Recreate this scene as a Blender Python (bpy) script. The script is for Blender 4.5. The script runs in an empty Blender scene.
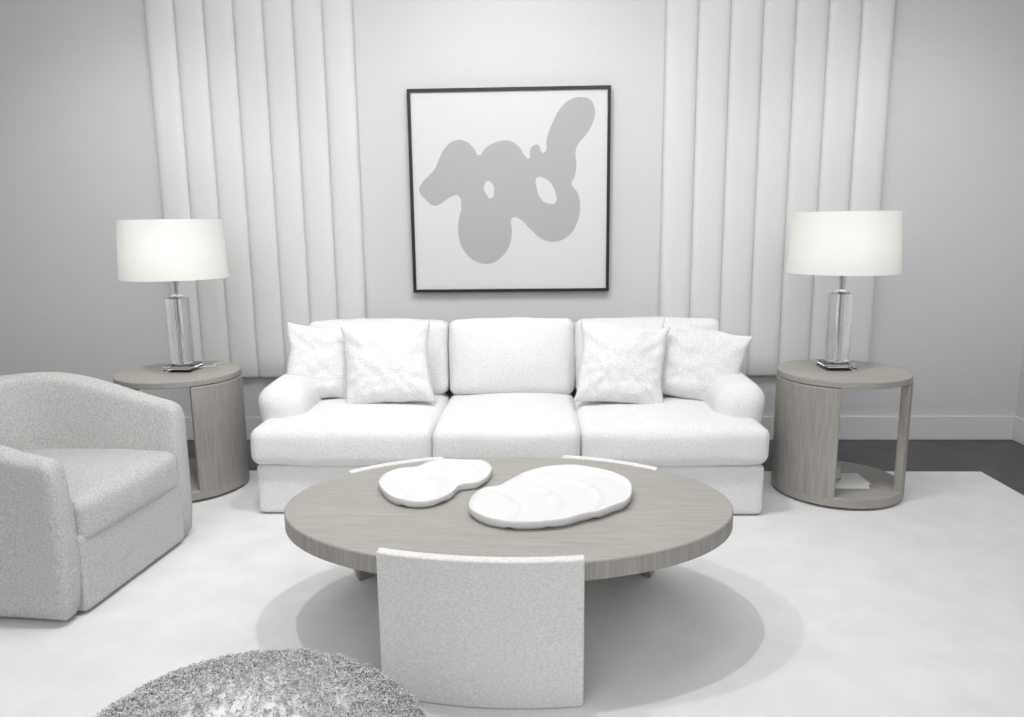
import bpy, bmesh, math, random
from mathutils import Vector, Matrix, noise
random.seed(7)
S=bpy.context.scene
S.view_settings.view_transform='Standard'
S.view_settings.look='None'
pi=math.pi
def link(o,parent=None):
    S.collection.objects.link(o)
    if parent: o.parent=parent
    return o
def empty(name,loc=(0,0,0),rz=0):
    e=bpy.data.objects.new(name,None); e.empty_display_size=.1
    e.location=loc; e.rotation_euler=(0,0,rz); link(e); return e
def mobj(name,verts,faces,mat=None,parent=None,smooth=True,loc=None):
    me=bpy.data.meshes.new(name); me.from_pydata([tuple(v) for v in verts],[],faces); 
    bm=bmesh.new(); bm.from_mesh(me); bmesh.ops.recalc_face_normals(bm,faces=bm.faces); bm.to_mesh(me); bm.free()
    if smooth:
        for p in me.polygons: p.use_smooth=True
    if mat: me.materials.append(mat)
    o=bpy.data.objects.new(name,me); link(o,parent)
    if loc: o.location=loc
    return o
def sharp(o,ang=40):
    me=o.data; bm=bmesh.new(); bm.from_mesh(me)
    for e in bm.edges:
        if len(e.link_faces)==2 and e.calc_face_angle(0)>math.radians(ang): e.smooth=False
    bm.to_mesh(me); bm.free(); return o
def bev(o,w=.004,seg=2,ang=40):
    m=o.modifiers.new('bevel','BEVEL'); m.width=w; m.segments=seg; m.limit_method='ANGLE'; m.angle_limit=math.radians(ang); return o
def box(name,x0,x1,y0,y1,z0,z1,mat,parent=None,b=0):
    v=[(x,y,z) for x in (x0,x1) for y in (y0,y1) for z in (z0,z1)]
    f=[(0,1,3,2),(4,6,7,5),(0,4,5,1),(2,3,7,6),(0,2,6,4),(1,5,7,3)]
    o=mobj(name,v,f,mat,parent,smooth=False)
    if b: bev(o,b,3)
    return o
# ---------- materials
def mk(name):
    m=bpy.data.materials.new(name); m.use_nodes=True; nt=m.node_tree
    return m,nt,nt.nodes['Principled BSDF']
def N(nt,t):
    return nt.nodes.new(t)
def plain(name,col,rough=.6,metal=0,**k):
    m,nt,b=mk(name); b.inputs['Base Color'].default_value=(*col,1); b.inputs['Roughness'].default_value=rough; b.inputs['Metallic'].default_value=metal
    for a,v in k.items(): b.inputs[a].default_value=v
    return m
def noisy(name,c0,c1,scale=60,rough=.9,bump=.3,dist=.003,stretch=(1,1,1),detail=4,lo=.35,hi=.65,spec=.3):
    m,nt,b=mk(name); L=nt.links.new
    tc=N(nt,'ShaderNodeTexCoord'); mp=N(nt,'ShaderNodeMapping'); mp.inputs['Scale'].default_value=stretch
    L(tc.outputs['Object'],mp.inputs['Vector'])
    n=N(nt,'ShaderNodeTexNoise'); n.inputs['Scale'].default_value=scale; n.inputs['Detail'].default_value=detail
    L(mp.outputs[0],n.inputs['Vector'])
    r=N(nt,'ShaderNodeValToRGB'); r.color_ramp.elements[0].position=lo; r.color_ramp.elements[1].position=hi
    r.color_ramp.elements[0].color=(*c0,1); r.color_ramp.elements[1].color=(*c1,1)
    L(n.outputs['Fac'],r.inputs[0]); L(r.outputs[0],b.inputs['Base Color'])
    if bump:
        bp=N(nt,'ShaderNodeBump'); bp.inputs['Strength'].default_value=bump; bp.inputs['Distance'].default_value=dist
        L(n.outputs['Fac'],bp.inputs['Height']); L(bp.outputs[0],b.inputs['Normal'])
    b.inputs['Roughness'].default_value=rough; b.inputs['Specular IOR Level'].default_value=spec
    return m
def wood(name,c0,c1,axis='X'):
    m,nt,b=mk(name); L=nt.links.new
    tc=N(nt,'ShaderNodeTexCoord'); mp=N(nt,'ShaderNodeMapping')
    mp.inputs['Scale'].default_value=(2.2,36,36) if axis=='X' else (36,36,2.0)
    L(tc.outputs['Object'],mp.inputs['Vector'])
    n=N(nt,'ShaderNodeTexNoise'); n.inputs['Scale'].default_value=3; n.inputs['Detail'].default_value=8; n.inputs['Roughness'].default_value=.7; n.inputs['Distortion'].default_value=.15
    L(mp.outputs[0],n.inputs['Vector'])
    n2=N(nt,'ShaderNodeTexNoise'); n2.inputs['Scale'].default_value=2.0; n2.inputs['Detail'].default_value=2
    L(tc.outputs['Object'],n2.inputs['Vector'])
    r=N(nt,'ShaderNodeValToRGB'); r.color_ramp.elements[0].position=.3; r.color_ramp.elements[1].position=.7
    r.color_ramp.elements[0].color=(*c0,1); r.color_ramp.elements[1].color=(*c1,1)
    L(n.outputs['Fac'],r.inputs[0])
    mx=N(nt,'ShaderNodeMixRGB'); mx.blend_type='MULTIPLY'; mx.inputs[0].default_value=.2
    L(r.outputs[0],mx.inputs[1]); L(n2.outputs['Fac'],mx.inputs[2]); L(mx.outputs[0],b.inputs['Base Color'])
    bp=N(nt,'ShaderNodeBump'); bp.inputs['Strength'].default_value=.15; bp.inputs['Distance'].default_value=.001
    L(n.outputs['Fac'],bp.inputs['Height']); L(bp.outputs[0],b.inputs['Normal'])
    b.inputs['Roughness'].default_value=.55
    return m
M_wall=noisy('wall_paint',(.64,.64,.645),(.67,.67,.675),scale=120,bump=0,rough=.85)
M_ceil=plain('ceiling_paint',(.8,.8,.8),.9)
M_trim=plain('trim_paint',(.72,.72,.73),.45)
M_floor=noisy('dark_floor_tile',(.075,.077,.082),(.10,.102,.107),scale=5,rough=.45,bump=0)
M_rug=noisy('rug_pile',(.70,.70,.705),(.77,.77,.77),scale=6,rough=1,bump=0,detail=10,lo=.3,hi=.7,spec=.05)
M_sofa=noisy('white_boucle',(.73,.73,.73),(.82,.82,.82),scale=140,rough=1,bump=.8,dist=.006,detail=3,spec=.1)
M_pil=noisy('white_textured_weave',(.71,.71,.71),(.82,.82,.82),scale=105,rough=1,bump=.8,dist=.006,detail=3,spec=.1)
M_chair=noisy('grey_boucle',(.43,.425,.415),(.60,.595,.58),scale=175,rough=1,bump=.5,dist=.004,detail=3,spec=.1)
M_panel=noisy('panel_fabric',(.71,.71,.71),(.74,.74,.74),scale=150,rough=.75,bump=0)
M_woodx=wood('grey_oak_top',(.33,.31,.285),(.44,.42,.39),'X')
M_woodz=wood('grey_oak_side',(.28,.262,.242),(.44,.42,.39),'Z')
M_slab=noisy('pale_cast_stone',(.62,.615,.60),(.74,.735,.72),scale=110,rough=.8,bump=.25,dist=.0015,stretch=(1,1,1.6),detail=6)
M_plaster=plain('white_plaster',(.70,.70,.70),.45)
M_black=plain('black_frame',(.006,.006,.006),.55)
M_canvas=noisy('canvas_white',(.68,.68,.68),(.70,.70,.70),scale=300,rough=.7,bump=0)
M_paint=plain('grey_art_paint',(.42,.42,.425),.7)
M_chrome=plain('chrome',(.8,.8,.8),.12,1)
M_glass=plain('crystal',(1,1,1),.0,0,**{'Transmission Weight':1.0,'IOR':1.47})
M_pouf=noisy('curly_wool',(.63,.625,.615),(.74,.735,.72),scale=25,rough=1,bump=0,spec=0)
M_book=plain('book_cover',(.75,.75,.74),.5)
M_pages=plain('book_pages',(.8,.79,.76),.8)
M_wax=plain('candle_wax',(.8,.78,.74),.5)
M_cord=plain('clear_cord',(.72,.72,.70),.3)
M_shade,nt,b=mk('linen_shade'); nt.nodes.remove(b)
out=[n for n in nt.nodes if n.type=='OUTPUT_MATERIAL'][0]
d=N(nt,'ShaderNodeBsdfDiffuse'); d.inputs[0].default_value=(.92,.92,.91,1)
t=N(nt,'ShaderNodeBsdfTranslucent'); t.inputs[0].default_value=(.95,.94,.91,1)
mx=N(nt,'ShaderNodeMixShader'); mx.inputs[0].default_value=.35
nt.links.new(d.outputs[0],mx.inputs[1]); nt.links.new(t.outputs[0],mx.inputs[2]); nt.links.new(mx.outputs[0],out.inputs[0])
def emis(name,col,s):
    m,nt,b=mk(name); b.inputs['Base Color'].default_value=(*col,1); b.inputs['Emission Color'].default_value=(*col,1); b.inputs['Emission Strength'].default_value=s; return m
M_bulb=emis('bulb_glow',(1,.95,.87),2)
M_led=emis('downlight_glow',(1,1,1),6)
# ---------- geometry helpers
def rbox(name,x0,x1,y0,y1,z0,z1,r,mat,parent,crown=(0,0,0),n=26,nz=.004,rot=None,seed=0,shape=None):
    c=Vector(((x0+x1)/2,(y0+y1)/2,(z0+z1)/2)); h=Vector(((x1-x0)/2,(y1-y0)/2,(z1-z0)/2))
    bm=bmesh.new(); bmesh.ops.create_cube(bm,size=2)
    bmesh.ops.subdivide_edges(bm,edges=bm.edges[:],cuts=n,use_grid_fill=True)
    for v in bm.verts:
        p=v.co.copy()
        q=Vector([math.copysign(abs(math.sin(p[i]*pi/2)),p[i])*h[i] for i in range(3)])
        rr=[min(r,h[i]*.999) for i in range(3)]
        inn=Vector([max(-(h[i]-rr[i]),min(h[i]-rr[i],q[i])) for i in range(3)])
        d=q-inn
        dn=Vector([d[i]/rr[i] for i in range(3)])
        if dn.length>1e-6:
            m=max(abs(dn[0]),abs(dn[1]),abs(dn[2])); dn=dn.normalized()*m
            d=Vector([dn[i]*rr[i] for i in range(3)])
        q=inn+d
        u=[q[i]/h[i] for i in range(3)]
        for i in range(3):
            j,k=(i+1)%3,(i+2)%3
            q[i]+=crown[i]*u[i]*max(0,(1-u[j]**2))*max(0,(1-u[k]**2))
        if nz:
            w=noise.noise_vector((q+c)*4+Vector((seed,0,0)))
            w2=noise.noise_vector((q+c)*11+Vector((seed,5,0)))
            q+=w*nz+w2*nz*.4
        if shape: q=shape(q,u)
        v.co=q
    me=bpy.data.meshes.new(name); bm.to_mesh(me); bm.free()
    for p in me.polygons: p.use_smooth=True
    me.materials.append(mat)
    o=bpy.data.objects.new(name,me); link(o,parent); o.location=c
    if rot: o.rotation_euler=rot
    return o
def pillow(name,w,hh,t,loc,rot,mat,seed=0,pinch=.10,n=44):
    vs=[];fs=[]
    def P(i,j,s):
        x=-1+2*i/n; y=-1+2*j/n
        x=math.sin(x*pi/2)*.35+x*.65; y=math.sin(y*pi/2)*.35+y*.65
        X=x*(1-pinch*(1-y*y)*abs(x)**2*1.0); Y=y*(1-pinch*(1-x*x)*abs(y)**2)
        e=max(0,(1-x*x))*max(0,(1-y*y))
        T=t/2*(e**.42)
        wr=noise.noise(Vector((x*2.2+seed,y*2.2,s*3)))*.20+noise.noise(Vector((x*5+seed,y*5,s*7)))*.09
        cr=abs(x*y); ang=math.atan2(abs(y),abs(x))
        wr+=.16*cr*math.sin(ang*16+seed)
        T*=1+wr
        return Vector((X*w/2+noise.noise(Vector((y*2,seed,0)))*.012,s*T,Y*hh/2+noise.noise(Vector((x*2,seed,4)))*.012))
    idx={}
    for s in (1,-1):
        for i in range(n+1):
            for j in range(n+1):
                edge=i in(0,n) or j in(0,n)
                if s==-1 and edge: idx[(s,i,j)]=idx[(1,i,j)]; continue
                idx[(s,i,j)]=len(vs); vs.append(P(i,j,s))
    for s in (1,-1):
        for i in range(n):
            for j in range(n):
                fs.append((idx[(s,i,j)],idx[(s,i+1,j)],idx[(s,i+1,j+1)],idx[(s,i,j+1)]))
    o=mobj(name,vs,fs,mat,None); o.location=loc; o.rotation_euler=rot
    return o
def prism(name,pts,z0,z1,mat,parent,b=.003,ang=40):
    n=len(pts); vs=[(x,y,z0) for x,y in pts]+[(x,y,z1) for x,y in pts]
    fs=[tuple(range(n-1,-1,-1)),tuple(range(n,2*n))]+[(i,(i+1)%n,(i+1)%n+n,i+n) for i in range(n)]
    o=mobj(name,vs,fs,mat,parent,smooth=True); 
    sharp(o,ang)
    if b: bev(o,b,2,ang)
    return o
def ell(cx,cy,rx,ry,n=128,a0=0,a1=2*pi,closed=True):
    m=n if closed else n+1
    return [(cx+rx*math.cos(a0+(a1-a0)*i/n),cy+ry*math.sin(a0+(a1-a0)*i/n)) for i in range(m)]
def arcslab(name,cx,cy,rx,ry,a0,a1,th,z0,z1,mat,parent,n=32,b=.006):
    a0,a1=math.radians(a0),math.radians(a1)
    p=ell(cx,cy,rx,ry,n,a0,a1,False)+ell(cx,cy,rx-th,ry-th,n,a1,a0,False)
    return prism(name,p,z0,z1,mat,parent,b=b,ang=50)
def lathe(name,prof,mat,parent,loc,n=64,close=True):
    vs=[];fs=[];m=len(prof)
    for i in range(n):
        a=2*pi*i/n
        for r,z in prof: vs.append((r*math.cos(a),r*math.sin(a),z))
    for i in range(n):
        for j in range(m-1 if not close else m):
            k=(j+1)%m
            if close and k==0 and prof[j][0]<1e-6 and prof[0][0]<1e-6: continue
            fs.append((i*m+j,((i+1)%n)*m+j,((i+1)%n)*m+k,i*m+k))
    o=mobj(name,vs,fs,mat,parent)
    bm=bmesh.new(); bm.from_mesh(o.data); bmesh.ops.remove_doubles(bm,verts=bm.verts,dist=1e-6); bmesh.ops.recalc_face_normals(bm,faces=bm.faces); bm.to_mesh(o.data); bm.free()
    sharp(o,35); o.location=loc; return o
def tube(name,pts,r,mat,parent):
    c=bpy.data.curves.new(name,'CURVE'); c.dimensions='3D'; c.bevel_depth=r; c.bevel_resolution=3
    s=c.splines.new('BEZIER'); s.bezier_points.add(len(pts)-1)
    for bp,p in zip(s.bezier_points,pts): bp.co=p; bp.handle_left_type=bp.handle_right_type='AUTO'
    c.materials.append(mat); o=bpy.data.objects.new(name,c); link(o,parent); return o
# ---------- room
FZ=-.008; YW=4.69; XR=2.97; XL=-4.2; YB=-2.6; CH=3.0
box('floor',XL-.1,XR+.1,YB-.1,YW+.1,FZ-.1,FZ,M_floor)
box('ceiling',XL-.1,XR+.1,YB-.1,YW+.1,CH,CH+.1,M_ceil)
box('wall_back',XL-.1,XR+.1,YW,YW+.1,FZ,CH,M_wall)
box('wall_right',XR,XR+.1,YB,YW,FZ,CH,M_wall)
box('wall_left',XL-.1,XL,YB,YW,FZ,CH,M_wall)
box('wall_front',XL-.1,XR+.1,YB-.1,YB,FZ,CH,M_wall)
box('baseboard_back',XL,XR,YW-.018,YW,FZ,.145,M_trim,b=.004)
box('baseboard_right',XR-.018,XR,YB,YW-.018,FZ,.145,M_trim,b=.004)
box('rug',-3.3,2.40,-1.2,4.03,FZ,0,M_rug,b=.003)
def panel(name,x0,x1,k=7):
    w=(x1-x0)/k; vs=[];fs=[]; prof=[]
    yb=YW-.035
    prof.append((x0,YW-.001))
    for c in range(k):
        for i in range(25):
            t=-1+2*i/24; t=math.copysign(abs(math.sin(t*pi/2)),t)
            if c>0 and i==0: continue
            prof.append((x0+w*(c+.5+.5*t), yb-.030*(1-abs(t)**3.6)**.6 ))
    prof.append((x1,YW-.001))
    zs=[.41,.415,.43]+[.43+(CH-.44)*i/20 for i in range(1,21)]
    for zi,z in enumerate(zs):
        for x,y in prof:
            if zi==0: y=min(YW-.001,y+.02)
            elif zi==1: y=min(YW-.001,y+.008)
            vs.append((x,y,z))
    m=len(prof)
    for a in range(len(zs)-1):
        for i in range(m-1): fs.append((a*m+i,a*m+i+1,(a+1)*m+i+1,(a+1)*m+i))
    fs.append(tuple(range(m)))
    fs.append(tuple((len(zs)-1)*m+i for i in range(m)))
    o=mobj(name,vs,fs,M_panel); sharp(o,60); return o
panel('channel_tufted_wall_panel',-2.345,-1.105)
panel('channel_tufted_wall_panel.001',.73,2.03)
# ---------- artwork
art=empty('framed_abstract_art',(-.19,YW-.002,1.555))
W=1.21;hf=W/2;fw=.018;dp=.05
box('frame_top',-hf,hf,-dp,0,hf-fw,hf,M_black,art); box('frame_bottom',-hf,hf,-dp,0,-hf,-hf+fw,M_black,art)
box('frame_left',-hf,-hf+fw,-dp,0,-hf+fw,hf-fw,M_black,art); box('frame_right',hf-fw,hf,-dp,0,-hf+fw,hf-fw,M_black,art)
box('canvas',-hf+fw,hf-fw,-.034,-.004,-hf+fw,hf-fw,M_canvas,art)
outer=[(417,187),(420,180),(428,172),(433,167),(438,157),(445,145),(455,138),(466,139),(475,147),(479,153),(486,146),(498,140),(510,139),(520,145),(526,154),(530,157),(531,149),(535,144),(540,144),(543,151),(546,151),(548,138),(554,122),(563,107),(572,100),(584,98),(592,101),(596,109),(595,121),(588,134),(580,143),(577,152),(578,163),(576,176),(573,182),(580,193),(582,207),(579,222),(570,235),(556,241),(543,238),(530,227),(521,218),(513,216),(512,230),(509,245),(500,257),(489,263),(475,261),(463,251),(457,236),(457,218),(460,205),(457,193),(450,194),(442,199),(433,203),(424,197)]
h1=[(484,184),(487,179),(492,181),(494,188),(491,196),(486,192)]
h2=[(538,176),(546,177),(553,183),(557,192),(557,201),(549,202),(541,196),(538,187)]
def amap(u,v): return ((u-510)/199*1.18,(190-v)/200*1.18)
c=bpy.data.curves.new('abstract_shape','CURVE'); c.dimensions='2D'; c.fill_mode='BOTH'; c.extrude=.0006
for P in (outer,h1,h2):
    s=c.splines.new('BEZIER'); s.bezier_points.add(len(P)-1); s.use_cyclic_u=True; s.resolution_u=6
    for bp,p in zip(s.bezier_points,P):
        x,y=amap(*p); bp.co=(x,y,0); bp.handle_left_type=bp.handle_right_type='AUTO'
c.materials.append(M_paint)
o=bpy.data.objects.new('abstract_shape',c); link(o,art); o.location=(0,-.0355,0); o.rotation_euler=(pi/2,0,0)
# ---------- sofa
sofa=empty('sofa',(-.165,3.9,0))
def sx(name,x0,x1,y0,y1,z0,z1,r,**k): return rbox(name,x0,x1,y0-3.9,y1-3.9,z0,z1,r,M_sofa,sofa,**k)
sx('base',-1.195,1.195,3.365,4.42,.005,.25,.025,nz=.002)
sx('seat_left',-1.207,-.352,3.325,4.15,.25,.435,.05,crown=(.008,.012,.03),seed=1,nz=.007)
sx('seat_center',-.348,.342,3.325,4.15,.25,.435,.05,crown=(.008,.014,.03),seed=2,nz=.007)
sx('seat_right',.346,1.207,3.325,4.15,.25,.435,.05,crown=(.008,.012,.03),seed=3,nz=.007)
sx('back_frame',-1.16,1.16,4.24,4.47,.2,.785,.06,nz=.003)
for nm,x0,x1,s in (('back_cushion_left',-1.14,-.355,4),('back_cushion_center',-.35,.345,5),('back_cushion_right',.35,1.14,6)):
    sx(nm,x0,x1,4.03,4.27,.42,.835,.05,crown=(.006,.055,.015),rot=(math.radians(-9),0,0),seed=s,nz=.009)
def armshape(sgn):
    def f(q,u):
        t=(u[2]+1)/2
        q.x+=sgn*.03*t*t
        q.x+= .018*u[0]*max(0,t)
        q.z-= .02*max(0,-u[1])**3*t
        return q
    return f
sx('arm_left',-1.215,-.995,3.50,4.40,.20,.60,.10,nz=.004,shape=armshape(-1),seed=8)
sx('arm_right',.995,1.215,3.50,4.40,.20,.60,.10,nz=.004,shape=armshape(1),seed=9)
R_=math.radians
pillow('throw_pillow',.45,.42,.17,(-1.145,3.90,.64),(R_(-20),R_(7),R_(14)),M_pil,seed=1)
pillow('throw_pillow.001',.47,.44,.19,(-.80,3.80,.65),(R_(-20),R_(-4),R_(4)),M_pil,seed=2)
pillow('throw_pillow.002',.46,.44,.19,(.41,3.80,.645),(R_(-20),R_(5),R_(-6)),M_pil,seed=3)
pillow('throw_pillow.003',.47,.42,.18,(.815,3.87,.63),(R_(-20),R_(12),R_(-14)),M_pil,seed=4)
# ---------- coffee table
ct=empty('coffee_table',(-.12,2.455,0))
rx,ry=.76,.50
o=prism('top',ell(0,0,rx,ry,160),.360,.42,M_woodx,ct,b=.005)
o.data.materials.append(M_woodz)
for p in o.data.polygons:
    if abs(p.normal.z)<.5: p.material_index=1
def curveslab(name,xa,ya,xb,yb,bulge,th,z1,mat=None):
    A=Vector((xa,ya));B=Vector((xb,yb)); d=(B-A); n=Vector((d.y,-d.x)).normalized()
    f=[];bk=[]
    for i in range(25):
        t=i/24; p=A+d*t+n*bulge*4*t*(1-t); f.append(tuple(p)); q=A+d*t+n*(bulge*4*t*(1-t)-th); bk.append(tuple(q))
    return prism(name,f+bk[::-1],0.001,z1,mat or M_slab,ct,b=.005,ang=50)
curveslab('slab_leg_front',-.352,-.478,.235,-.52,.035,.035,.448)
curveslab('slab_leg_rear_left',-.29,.488,-.63,.305,.025,.03,.426)
curveslab('slab_leg_rear_right',.57,.350,.21,.508,.025,.03,.426)
curveslab('oak_core_rear_left',-.275,.461,-.615,.278,.025,.05,.359,M_woodz)
curveslab('oak_core_rear_right',.557,.322,.197,.480,.025,.05,.359,M_woodz)
# ---------- trays
def catmull(P,k=8):
    n=len(P);o=[]
    for i in range(n):
        p0,p1,p2,p3=[Vector(P[(i+a)%n]) for a in(-1,0,1,2)]
        for j in range(k):
            t=j/k
            o.append(.5*((2*p1)+(p2-p0)*t+(2*p0-5*p1+4*p2-p3)*t*t+(3*p1-p0-3*p2+p3)*t**3))
    return o
T1=[(-.585,2.55),(-.588,2.64),(-.559,2.70),(-.522,2.725),(-.481,2.735),(-.439,2.80),(-.377,2.83),(-.298,2.82),(-.229,2.81),(-.194,2.74),(-.195,2.65),(-.225,2.57),(-.29,2.535),(-.311,2.46),(-.348,2.40),(-.40,2.37),(-.47,2.385),(-.531,2.44)]
T2=[(-.238,2.31),(-.238,2.41),(-.204,2.49),(-.154,2.515),(-.115,2.58),(-.059,2.67),(.016,2.73),(.112,2.75),(.205,2.71),(.265,2.66),(.307,2.58),(.31,2.48),(.282,2.38),(.232,2.33),(.185,2.285),(.125,2.255),(.08,2.22),(.02,2.20),(-.048,2.19),(-.125,2.20),(-.191,2.24)]
def tray(name,P,ax,ribs,hgt=.03):
    C=catmull([Vector(p) for p in P]); n=len(C)
    cen=sum(C,Vector((0,0)))/n; ax=Vector(ax).normalized(); L=max((p-cen).dot(ax) for p in C)*.55
    def core(p):
        t=max(-L,min(L,(p-cen).dot(ax)*.6)); return cen+ax*t
    rings=[(.93,0),(.98,hgt*.3),(1.0,hgt*.7),(.995,hgt*.95),(.985,hgt),(.968,hgt),(.955,hgt*.95),(.94,hgt*.84),(.90,hgt*.78)]+[(.86-.04*k,hgt*.76) for k in range(0,21)]
    vs=[];fs=[]
    for s,z in rings:
        for p in C:
            c0=core(p); q=c0+(p-c0)*s
            zz=z
            if s<.95:
                e=(q-cen).dot(ax); w=(q-cen).dot(Vector((-ax.y,ax.x)))
                ph=(e+ .9*w*w/ .3)/(2*L/.55)*ribs
                zz+=.007*(max(0,math.cos(ph*2*pi))**5)
            vs.append((q.x-cen.x,q.y-cen.y,zz))
    for a in range(len(rings)-1):
        for i in range(n): fs.append((a*n+i,a*n+(i+1)%n,(a+1)*n+(i+1)%n,(a+1)*n+i))
    fs.append(tuple(range(n))); fs.append(tuple((len(rings)-1)*n+i for i in range(n)))
    o=mobj(name,vs,fs,M_plaster); o.location=(cen.x,cen.y,.4205); return o
tray('sculptural_tray',T1,(.75,.66),3)
tray('sculptural_tray.001',T2,(.85,.4),4,.034)
# ---------- side tables
TH=.624
def sidetable(name,x,y,big,small,r):
    e=empty(name,(x,y,0))
    prism('top',ell(0,0,r,r,96),TH-.032,TH,M_woodx,e,b=.004)
    prism('bottom_shelf',ell(0,0,r,r,96),.012,.06,M_woodx,e,b=.004)
    prism('foot_ring',ell(0,0,r-.03,r-.03,64),.0,.012,M_black,e,b=0)
    arcslab('side_panel_wide',0,0,r+.001,r+.001,big[0],big[1],.04,.05,TH-.035,M_woodz,e)
    arcslab('side_panel_narrow',0,0,r+.001,r+.001,small[0],small[1],.04,.05,TH-.035,M_woodz,e)
    return e
sidetable('side_table',-1.895,3.78,(-55,62),(165,200),.307)
sidetable('side_table.001',1.507,3.745,(118,248),(-42,-10),.312)
# ---------- lamps
def lamp(name,x,y):
    e=empty(name,(x,y,TH))
    box('crystal_base',-.072,.072,-.072,.072,.0,.035,M_glass,e,b=.004)
    lathe('base_plate',[(0,.036),(.055,.036),(.055,.044),(0,.044)],M_chrome,e,(0,0,0))
    lathe('crystal_column',[(0.012,.045),(.058,.045),(.058,.38),(0.012,.38)],M_glass,e,(0,0,0))
    lathe('center_rod',[(0,.045),(.007,.045),(.007,.44),(0,.44)],M_chrome,e,(0,0,0),n=24)
    lathe('cap',[(0,.381),(.04,.381),(.04,.392),(.012,.40),(.012,.45),(.016,.45),(.016,.50),(0,.50)],M_chrome,e,(0,0,0))
    lathe('bulb',[(0,.50),(.012,.51),(.028,.56),(.028,.58),(.015,.605),(0,.61)],M_bulb,e,(0,0,0),n=24)
    tube('cord',[(.06,.03,.006),(.10,.05,.012),(.13,.09,.006),(.10,.14,.006),(.12,.20,.006)],.0025,M_cord,e)
    rb,rt,z0,z1=.262,.245,.483,.777
    lathe('shade',[(rb,z0),(rt,z1),(rt-.003,z1),(rb-.003,z0)],M_shade,e,(0,0,0),n=96)
    for k in range(3):
        a=k*2*pi/3
        tube('spider_%d'%k,[(0,0,.70),(rt*.5*math.cos(a),rt*.5*math.sin(a),.73),((rt-.004)*math.cos(a),(rt-.004)*math.sin(a),z1-.02)],.0018,M_chrome,e)
    lathe('harp_stem',[(0,.60),(.003,.60),(.003,.71),(0,.71)],M_chrome,e,(0,0,0),n=12)
    L=bpy.data.lights.new('bulb_light','POINT'); L.energy=1.7; L.color=(1,.96,.89); L.shadow_soft_size=.05
    lo=bpy.data.objects.new('bulb_light',L); link(lo,e); lo.location=(.0,-.06,.62)
    return e
lamp('table_lamp',-1.88,3.80)
lamp('table_lamp.001',1.485,3.78)
bk=empty('book',(1.50,3.66,.061)); 
box('cover_bottom',-.11,.11,-.08,.08,0,.003,M_book,bk); box('pages',-.105,.105,-.077,.077,.003,.022,M_pages,bk); box('cover_top',-.11,.11,-.08,.08,.022,.026,M_book,bk)
cj=empty('candle_jar',(1.455,3.66,.0875))
lathe('jar',[(0,0),(.038,0),(.04,.004),(.04,.085),(.036,.085),(.036,.008),(0,.008)],M_glass,cj,(0,0,0),n=40)
lathe('wax',[(0,.009),(.035,.009),(.035,.055),(0,.055)],M_wax,cj,(0,0,0),n=40)
# ---------- armchair (front = +X local)
ch=empty('swivel_armchair',(-2.005,2.765,0),R_(-5))
def uppath(n=72):
    pts=[]
    hx,hy=.41,.41
    for i in range(n+1):
        t=i/n
        if t<.2: x=hx-(t/.2)*(hx-.0); y=-hy
        elif t>.8: x=(t-.8)/.2*(hx); y=hy
        else:
            a=-pi/2-(t-.2)/.6*pi
            cx,sy=math.cos(a),math.sin(a); p=2/2.6
            x=-(abs(cx)**p)*hx; y=math.copysign(abs(sy)**p,sy)*hy
        pts.append(Vector((x,y)))
    return pts
pts=uppath(); n=len(pts); vs=[];fs=[]
for i,p in enumerate(pts):
    a=pts[max(0,i-1)]; b_=pts[min(n-1,i+1)]; d=(b_-a).normalized(); nr=Vector((d.y,-d.x))
    if nr.dot(p)<0: nr=-nr
    far=max(0,min(1,(p.y+.2)/.4))
    back=max(0,min(1,((.47+.13*far)-p.x)/.82)); back=back*back*(3-2*back)
    h=.595+.155*back; 
    if i in(0,n-1): h-=.02
    th=.085+.05*back
    flare=.02*back
    sec=[]
    sec.append((-.012,.012)); sec.append((0,.04)); sec.append((0.004,.25)); sec.append((flare*.6,h*.7)); sec.append((flare,h-.04))
    for k in range(1,8):
        an=pi*k/8; sec.append((flare-th/2+math.cos(an)*th/2, h-.04+math.sin(an)*.04))
    sec.append((flare-th,h-.04)); sec.append((-th-.01,h*.75)); sec.append((-th-.02,.38)); sec.append((-th-.02,.2)); sec.append((-th-.02,.012))
    secn=len(sec)
    end=1 if i in (0,n-1) else 0
    cxm=-th/2
    for o_,z in sec:
        if end: o_=cxm+(o_-cxm)*.85
        q=p+nr*o_
        w=noise.noise(Vector((q.x*5,q.y*5,z*5)))*.004
        vs.append((q.x+(.012 if end else 0),q.y+w,z))
for i in range(n-1):
    for k in range(secn):
        fs.append((i*secn+k,(i+1)*secn+k,(i+1)*secn+(k+1)%secn,i*secn+(k+1)%secn))
fs.append(tuple(range(secn))); fs.append(tuple((n-1)*secn+k for k in range(secn)))
o=mobj('barrel_shell',vs,fs,M_chair,ch)
m=o.modifiers.new('sub','SUBSURF'); m.levels=1; m.render_levels=1
rbox('seat_front',-.30,.418,-.32,.32,.012,.30,.02,M_chair,ch,nz=.002)
rbox('seat_cushion',-.30,.425,-.312,.312,.25,.425,.045,M_chair,ch,crown=(.012,0,.03),nz=.004,seed=11)
lathe('swivel_base',[(0,0),(.27,0),(.27,.011),(0,.011)],M_black,ch,(0,0,0))
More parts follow.
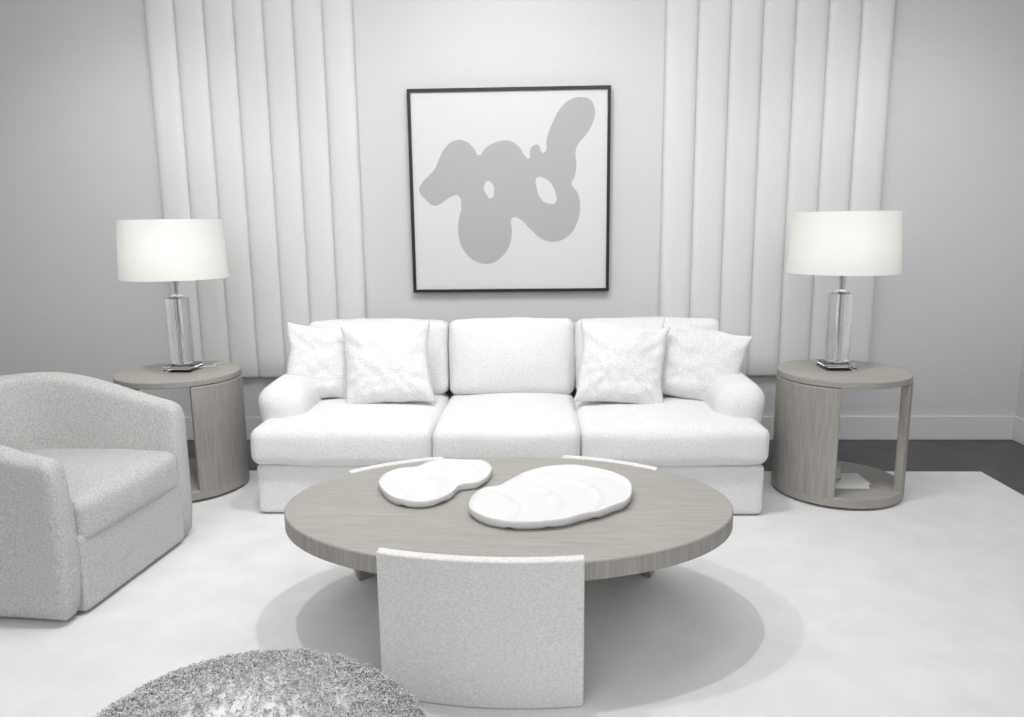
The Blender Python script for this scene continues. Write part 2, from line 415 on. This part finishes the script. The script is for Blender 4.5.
# ---------- shaggy pouf
pc=Vector((-.568,1.215)); PR=.402; PH=.475
def pprof(t):
    a=t*pi*.86
    r=PR*abs(math.sin(a))**.68 ; z=PH*.5+PH*.5*math.copysign(abs(math.cos(a))**.8,math.cos(a)) 
    return r,z
vs=[];fs=[];nu,nv=48,24
for j in range(nv+1):
    r,z=pprof(j/nv); r=max(r-.014,0.001)
    z=max(.002,z-.012)
    for i in range(nu): vs.append((r*math.cos(2*pi*i/nu),r*math.sin(2*pi*i/nu),z))
for j in range(nv):
    for i in range(nu): fs.append((j*nu+i,j*nu+(i+1)%nu,(j+1)*nu+(i+1)%nu,(j+1)*nu+i))
fs.append(tuple(nv*nu+i for i in range(nu)))
rnd=random.Random(3)
NT=42000
for k in range(NT):
    tt=math.acos(1-rnd.random()*1.75)/pi/.86
    if tt>.98: continue
    th=rnd.random()*2*pi
    r,z=pprof(tt); r2,z2=pprof(min(1,tt+.01))
    tr,tz=(r2-r),(z2-z); l=math.hypot(tr,tz) or 1; nr_,nz_=-tz/l,tr/l
    if nr_<0 : nr_,nz_=-nr_,-nz_
    if tt<.05: nr_,nz_=0,1
    c_,s_=math.cos(th),math.sin(th)
    nv_=Vector((nr_*c_,nr_*s_,nz_)).normalized()
    cl=max(0,min(1,.5+1.1*noise.noise(Vector((r*c_,r*s_,z))*42)))
    base=Vector(((r-.016)*c_,(r-.016)*s_,max(.01,z-.016)))
    side=nv_.cross(Vector((rnd.uniform(-1,1),rnd.uniform(-1,1),rnd.uniform(-1,1)))).normalized()
    s2=nv_.cross(side)
    Ln=rnd.uniform(.009,.012)+.013*cl; rc=rnd.uniform(.0025,.0045); w0=rnd.uniform(.0012,.0017); ph=rnd.random()*6.28
    lean=side*rnd.uniform(0,.7)
    st=len(vs); K=7
    for a in range(K):
        u=a/(K-1); an=ph+u*8.5
        cpt=base+(nv_+lean*u)*Ln*(u**.7)+(side*math.cos(an)+s2*math.sin(an))*rc*min(1,u*2)
        w=w0*(1-.3*u)
        for b in range(3):
            ab=b*2*pi/3; q=cpt+(side*math.cos(ab)+s2*math.sin(ab))*w+nv_*(w*math.cos(ab+1))
            vs.append((q.x,q.y,max(.001,q.z)))
    for a in range(K-1):
        for b in range(3): fs.append((st+a*3+b,st+a*3+(b+1)%3,st+(a+1)*3+(b+1)%3,st+(a+1)*3+b))
    fs.append((st+(K-1)*3,st+(K-1)*3+1,st+(K-1)*3+2))
me=bpy.data.meshes.new('shaggy_pouf'); me.from_pydata(vs,[],fs)
for p in me.polygons: p.use_smooth=True
me.materials.append(M_pouf); o=bpy.data.objects.new('shaggy_pouf',me); link(o); o.location=(pc.x,pc.y,0)
# ---------- lights
def area(name,loc,size,e,rot=(0,0,0),sy=None):
    L=bpy.data.lights.new(name,'AREA'); L.energy=e; L.shape='RECTANGLE'; L.size=size; L.size_y=sy or size
    o=bpy.data.objects.new(name,L); link(o); o.location=loc; o.rotation_euler=rot; return o
def downlight(k,x,y,e,tx=None,ty=None,tz=0,ang=95,blend=.6,rad=.05):
    p=empty('ceiling_downlight' if k==0 else 'ceiling_downlight.%03d'%k,(x,y,CH))
    lathe('trim_ring',[(.055,-.006),(.075,-.006),(.075,-.0005),(.055,-.0005)],M_trim,p,(0,0,0),n=32)
    lathe('lens',[(0,-.003),(.055,-.003),(.055,-.001),(0,-.001)],M_led,p,(0,0,0),n=32)
    L=bpy.data.lights.new('spot','SPOT'); L.energy=e; L.spot_size=R_(ang); L.spot_blend=blend; L.shadow_soft_size=rad
    o=bpy.data.objects.new('spot',L); link(o,p); o.location=(0,0,-.03)
    if tx is not None:
        d=Vector((tx-x,ty-y,tz-(CH-.03))); o.rotation_euler=d.to_track_quat('-Z','Y').to_euler()
area('added_fill_light',(-.3,-1.0,CH-.55),4.0,74,sy=1.6,rot=(R_(42),0,0))  # unseen area light added behind the camera as frontal and ambient fill
area('added_fill_light.001',(-.3,2.7,CH-.12),3.8,53,sy=.9,rot=(R_(44),0,0))  # added area light tilted forward to brighten the back wall, no fixture
downlight(0,-.10,2.40,72,rad=.03)
downlight(1,-.95,2.3,60,rad=.03)
downlight(2,-.2,3.0,50,-.2,4.6,1.7,ang=85,blend=.9)
downlight(3,1.8,3.0,50,2.2,4.4,1.0,ang=85,blend=.9)
downlight(4,-2.1,3.0,50,-2.5,4.4,1.1,ang=85,blend=.9)
w=bpy.data.worlds.new('world'); S.world=w; w.use_nodes=True; w.node_tree.nodes['Background'].inputs[0].default_value=(.8,.85,.9,1); w.node_tree.nodes['Background'].inputs[1].default_value=.3
# ---------- camera
cam=bpy.data.cameras.new('camera'); co=bpy.data.objects.new('camera',cam); link(co)
Rm=Matrix.Rotation(R_(2.3),3,'Z')@Matrix.Rotation(R_(80),3,'X')@Matrix.Rotation(R_(-0.65),3,'Z')
cam.sensor_width=36; cam.lens=36*750/1024
co.matrix_world=Matrix.Translation((0,0,1.35))@Rm.to_4x4()
S.camera=co
